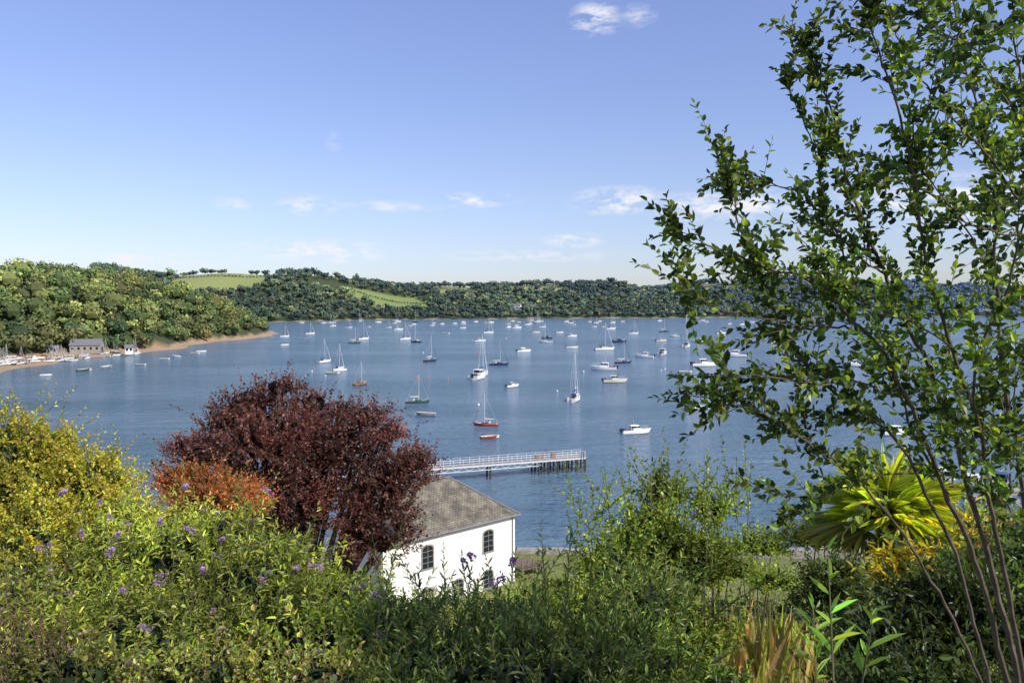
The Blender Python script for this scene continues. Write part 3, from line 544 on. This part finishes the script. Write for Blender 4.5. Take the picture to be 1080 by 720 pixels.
# purple tree
pt=[E(285,460,25,75,42,3),E(350,470,25,65,42,2.6),E(218,480,25,42,26,2),E(195,470,25,26,12,1.2),E(415,505,25,40,34,1.8),E(438,485,25,26,20,1.2),E(300,530,25,110,65,3),E(400,560,24.5,48,46,2),E(262,425,25,36,18,2),E(328,428,25.5,24,16,2),E(388,440,25,28,18,1.6),E(295,408,25,26,12,1.2),E(410,455,25,22,14,1),E(235,445,25,28,16,1.4),E(360,432,25.4,14,10,1)]
m,_=bush("purple_smoke_tree",pt,4500,.65,11,.12,.085,[(.10,.034,.034),(.135,.045,.040),(.065,.025,.026),(.17,.07,.055)],hexa=False,shell=.45,tip=[(.24,.105,.085),(.18,.065,.058),(.28,.145,.105)],root=(-7,25,18.3),corecol=(.009,.004,.004),csc=1.4,camp=.5,ck=.42)
m.build("purple_smoke_tree",[M_leaf,M_bark])
# central foreground shrub with upright stems
fg=[E(470,705,5.5,100,45),E(600,705,5.5,100,48),E(540,728,4.8,150,46),E(410,668,6.5,50,38),E(665,700,6,75,52),E(680,640,7,45,42)]
m,tips=bush("willow_shrub",fg,850,.42,15,.085,.022,[(.12,.19,.038),(.17,.24,.05),(.07,.115,.03),(.25,.32,.065)],up=1.4,root=True,curl=.15,ang=.75,camp=.5)
n_=60; us=rng.uniform(395,750,n_); S=np.array([P(u_,rng.uniform(650,705),5.2+rng.random()*1.3) for u_ in us]); D=nrm(np.array([0,0,1.])+rng.normal(0,.3,(n_,3))); Ls=rng.uniform(.35,.85,n_)
spray(m,S,D,Ls,28,.09,.02,[(.11,.17,.038),(.19,.25,.055),(.07,.115,.03)],droop=.05,ang=.7,tr=.005,t0=.0)
panicles(m,np.stack([P(500,590,5.5),P(492,600,5.5),P(517,618,5.2),P(540,597,5.6)]),4,.14)
m.build("willow_shrub",[M_leaf,M_barkg])
# right-centre green shrub
rs=[E(690,570,10,42,42),E(650,600,9.5,42,38),E(735,590,10,40,42),E(690,665,9,80,48),E(700,520,10.5,24,22),E(618,645,9,42,30),E(750,535,10.5,22,20)]
m,tips=bush("hazel_shrub",rs,1400,.5,12,.075,.046,GREEN,up=1.1,root=True,curl=.15,shell=.4,camp=.5,csc=2.2,var=.3)
n_=90; S=np.array([P(rng.uniform(600,790),rng.uniform(525,600),10+rng.normal(0,.4)) for _ in range(n_)]); D=nrm(np.array([0,0,1.])+rng.normal(0,.38,(n_,3))); spray(m,S,D,rng.uniform(.35,.95,n_),15,.07,.04,[(.23,.30,.04),(.16,.23,.035)],droop=.06,tr=.006)
m.build("hazel_shrub",[M_leaf,M_barkg])
# lower-right shrubs
m,_=bush("laurel_shrub",[E(945,695,6,65,55),E(1020,660,6,80,70),E(1080,640,6.5,50,80),E(970,728,5,110,38),E(880,625,12,36,36),E(760,728,6,40,18)],1800,.4,11,.09,.04,DARK+[(.16,.24,.045)],up=.8,root=True,camp=.5); m.build("laurel_shrub",[M_leaf,M_barkg])
m,_=bush("red_berry_shrub",[E(1045,605,7,46,28),E(1078,575,7,36,32),E(1000,612,8,28,20)],450,.35,10,.06,.03,[(.20,.24,.04),(.28,.13,.05),(.22,.26,.05),(.32,.17,.06),(.14,.19,.04)],up=.8,root=True); m.build("red_berry_shrub",[M_leaf,M_barkg])
m,_=bush("yellow_leaved_shrub",[E(962,604,9,32,26),E(1040,570,9,22,16),E(1000,585,9,20,14)],170,.5,9,.15,.05,[(.60,.46,.03),(.50,.44,.04),(.40,.40,.04)],up=.6,root=True,curl=.3,corecol=(.03,.035,.01)); m.build("yellow_leaved_shrub",[M_leaf,M_barkg])
m,_=bush("bank_shrubs",[E(800,575,24,36,18),E(860,565,24,40,20),E(1030,560,22,60,26),E(590,622,40,26,8,2),E(620,642,30,40,14,2),E(560,640,30,40,16,2),E(770,600,20,34,16),E(815,612,18,30,14)],2300,.6,9,.12,.07,GREEN,up=.8,root=True,camp=.5,hexa=False); m.build("bank_shrubs",[M_leaf,M_barkg])
# palm: crown of fan leaves on a trunk
m=QM(); pc=P(935,554,10); base=np.array([pc[0],pc[1],float(nearh(pc[0],pc[1]))-.2]); m.tube(np.linspace(base,pc,10),np.linspace(.14,.11,10),9,mi=1)
for i in range(46):
    el=rng.uniform(-.2,1.35); az=i*2.4+rng.normal(0,.2); d=np.array([math.cos(az)*math.cos(el),math.sin(az)*math.cos(el),math.sin(el)]); pl=rng.uniform(.25,.5)
    hubp=pc+d*pl; m.twigs(pc[None],(pc+d*pl*.5)[None],hubp[None],.012,(.2,.22,.05))
    sidev=nrm(np.cross(d,[0,0,1.])+1e-6); nv=np.cross(sidev,d); k=30; a=np.linspace(-1.3,1.3,k)+rng.normal(0,.03,k)
    axx=nrm(d*np.cos(a)[:,None]+sidev*np.sin(a)[:,None]-nv*.15*np.abs(np.sin(a))[:,None]+rng.normal(0,.05,(k,3))); Lf=rng.uniform(.5,.72)*(1-.22*np.abs(a)/1.35)*rng.uniform(.88,1.08,k)
    c=pick([(.44,.52,.04),(.52,.56,.06),(.30,.40,.04)] if el>.05 else [(.24,.28,.05),(.36,.32,.08)],k,.22)
    m.leaves(np.tile(hubp,(k,1)),axx,np.tile(nv,(k,1))+rng.normal(0,.35,(k,3)),Lf,.022,c,True,fold=.4,curl=.3)
m.build("fan_palm",[M_leaf,M_bark])
# reeds + grass
m=QM(); n_=420; x=rng.uniform(2.9,4.9,n_); y=rng.uniform(12,17,n_); z=nearh(x,y)-.1; pos=np.stack([x,y,z],1); ax=np.array([0,0,1.])+rng.normal(0,.13,(n_,3)); L_=rng.uniform(.8,1.9,n_)
m.leaves(pos,ax,rng.normal(size=(n_,3)),L_,.03,pick([(.46,.38,.2),(.40,.33,.14),(.28,.32,.08),(.36,.26,.14),(.3,.34,.07)],n_,.3),True,curl=.12)
m.build("dry_reeds",[M_leaf])
m=QM(); n_=60000; x=rng.uniform(-4,14,n_); y=8+rng.random(n_)**1.3*50; z=nearh(x,y)-.05; pos=np.stack([x,y,z],1); sz=rng.uniform(.3,.8,n_)*np.clip(clump(pos,.5,.4)[:,0],.5,1.6)
m.leaves(pos,np.array([0,0,1.])+rng.normal(0,.38,(n_,3)),rng.normal(size=(n_,3)),sz,.026+.0012*y,pick([(.46,.47,.08),(.33,.39,.06),(.50,.44,.14),(.22,.31,.05)],n_,.3)*clump(pos,.7,.35),False)
m.build("grass",[M_leaf])
els=[]
for i in range(190):
    x=rng.uniform(-42,40); y=rng.uniform(15,66)
    if 1<x<14 and y<38: continue
    if -14<x<6 and y>58: continue
    if abs(x)>y*.85: continue
    r=rng.uniform(.9,1.9)*(1 if x<14 else 1.2); els.append((np.array([x,y,float(nearh(x,y))+r*.35]),(r*1.25,r*1.25,r)))
m,_=bush("hillside_scrub",els,8500,.6,9,.17,.09,[(.14,.20,.035),(.19,.24,.045),(.10,.15,.03),(.26,.28,.07),(.32,.30,.10)],hexa=False,twig=False,csc=.5,camp=.4); m.build("hillside_scrub",[M_leaf,M_bark])
m=QM(); S=np.array([P(880,740,3.2),P(862,745,3.3),P(905,745,3.0)]); D=np.array([[-.06,0,1.],[-.04,.05,1],[.14,0,1]])
spray(m,S,D,np.array([.64,.45,.38]),11,.15,.027,[(.15,.26,.05),(.21,.32,.06),(.11,.19,.04)],droop=.03,ang=.75,tr=.006,curl=.25,t0=.2,upb=1,tcol=(.1,.14,.04)); m.build("bamboo_cane",[M_leaf,M_barkg])
m=QM(); n_=50; S=np.array([P(rng.uniform(-10,70),rng.uniform(690,720),5) for _ in range(n_)]); D=nrm(np.array([0,0,1.])+rng.normal(0,.35,(n_,3)))
spray(m,S,D,rng.uniform(.25,.6,n_),16,.022,.012,[(.26,.11,.06),(.32,.15,.08),(.2,.15,.05)],tr=.003,ang=.6); m.build("dried_flower_stems",[M_leaf,M_bark])
# ------------------------------------------------------------ foreground tree, right
m=QM()
def cat(pts,k=10):
    pts=np.asarray([np.asarray(p,float) for p in pts]); pts=np.vstack([2*pts[0]-pts[1],pts,2*pts[-1]-pts[-2]]); o=[]
    for i in range(1,len(pts)-2):
        for t in np.linspace(0,1,k,endpoint=False):
            p0,p1,p2,p3=pts[i-1:i+3]; o.append(.5*((2*p1)+(-p0+p2)*t+(2*p0-5*p1+4*p2-p3)*t*t+(-p0+3*p1-3*p2+p3)*t**3))
    o.append(pts[-2]); return np.array(o)
stems=[([(1075,760,4.3),(1040,640,4.2),(1000,520,4.1),(950,420,4),(905,350,3.9),(850,300,3.8),(785,272,3.75),(710,243,3.7)],.017,.3),
([(1080,760,4.4),(1050,620,4.4),(1010,480,4.4),(975,380,4.35),(935,290,4.3),(902,200,4.25),(880,110,4.2),(850,40,4.1)],.019,.25),
([(1090,760,4.2),(1065,600,4.1),(1040,480,4),(1010,370,3.9),(985,270,3.85),(955,160,3.8),(925,60,3.8),(905,-20,3.8)],.014,.25),
([(1100,760,4.6),(1082,560,4.6),(1062,430,4.6),(1050,300,4.55),(1050,180,4.5),(1020,70,4.5),(985,-30,4.5)],.016,.2),
([(1050,760,4),(1020,620,4),(965,500,3.95),(905,430,3.9),(850,370,3.85),(805,290,3.8),(785,220,3.8),(765,170,3.75)],.011,.3),
([(1060,780,3.9),(1000,640,3.9),(930,540,3.8),(855,480,3.75),(795,440,3.7),(735,425,3.65)],.009,.3),
([(1140,700,4.1),(1120,450,4.1),(1095,250,4.0),(1062,110,4.0),(1050,-30,3.9)],.015,.2),
([(1000,520,4.1),(960,440,4.2),(925,340,4.3),(875,240,4.4),(848,150,4.4),(815,60,4.4)],.008,.1),
([(1040,480,4.0),(1030,400,3.8),(1060,300,3.6),(1085,200,3.5),(1100,60,3.4)],.008,.1),
([(950,420,4.0),(890,400,3.9),(840,400,3.8),(785,390,3.7),(745,400,3.7)],.006,.1),
([(935,290,4.3),(900,260,4.2),(860,210,4.1),(820,190,4.0),(780,180,4.0)],.006,.1),
([(955,160,3.8),(990,90,3.7),(1040,40,3.6),(1085,10,3.5)],.006,.05),
([(1095,250,4.0),(1060,180,3.9),(1010,120,3.8),(965,60,3.8),(940,0,3.8)],.006,.05),
([(1062,110,4.0),(1030,60,4),(990,30,4),(940,10,4)],.006,.05),
([(1050,180,4.5),(1075,120,4.4),(1090,50,4.3)],.006,.05),
([(905,350,3.9),(860,345,3.8),(805,335,3.75),(755,325,3.7),(725,305,3.7)],.006,.1),
([(965,500,3.95),(900,510,3.9),(850,520,3.8),(800,505,3.8)],.005,.1),
([(1040,480,4.0),(1070,420,3.9),(1090,370,3.8)],.005,.1),
([(1010,370,3.9),(960,330,3.8),(900,300,3.8),(865,250,3.8)],.005,.05),
([(1082,560,4.6),(1050,520,4.3),(1000,440,4.2),(960,400,4.1)],.005,.05),
([(1095,250,4.0),(1050,240,3.8),(1000,210,3.8),(960,150,3.8)],.005,.05),
([(1050,300,4.55),(1010,230,4.5),(960,200,4.5),(920,190,4.5)],.006,.05)]
TP=[(.045,.085,.018),(.065,.12,.024),(.035,.065,.016),(.12,.19,.035),(.22,.30,.045)]
for pts,r,ts in stems:
    W3=cat([P(*q) for q in pts],9); k=len(W3); W3+=np.cumsum(rng.normal(0,.006,W3.shape),0)
    m.tube(W3,np.linspace(r,.0025,k),7)
    L=np.linalg.norm(np.diff(W3,axis=0),axis=1).sum(); nt_=int(L*(1-ts)*19); tt=rng.uniform(ts,1,nt_)*(k-1); i0=np.minimum(tt.astype(int),k-2); fr_=(tt-i0)[:,None]
    S=W3[i0]*(1-fr_)+W3[i0+1]*fr_; T=nrm(W3[i0+1]-W3[i0]); D=nrm(T*.75+rng.normal(0,.48,S.shape)+np.array([0,0,.15])); Lt=rng.uniform(.14,.44,nt_)*(1.15-.5*tt/k)
    spray(m,S,D,Lt,12,.060,.035,TP,droop=.12,tr=.0026,upb=.5,camp=.35,csc=3,t0=.08)
    sel=rng.random(nt_)<.62; S2=S[sel]+D[sel]*(Lt[sel]*rng.uniform(.3,.7,sel.sum()))[:,None]; D2=nrm(D[sel]+rng.normal(0,.55,S2.shape)); spray(m,S2,D2,rng.uniform(.1,.25,len(S2)),8,.054,.031,TP,droop=.12,tr=.002,camp=.35,csc=3,t0=.1)
    spray(m,W3[-8:-7],nrm(W3[-1:]-W3[-8:-7]),np.array([np.linalg.norm(W3[-1]-W3[-8])+.05]),16,.058,.033,TP,tr=.002)
bs=P(1090,760,4.3); m.tube(cat([(bs[0]+.1,4.4,float(nearh(2.8,4.4))-.2),(bs[0],4.35,27.4),P(1085,720,4.35)],6),np.linspace(.06,.02,13),9)
m.build("sallow_tree",[M_leaf,M_bark])
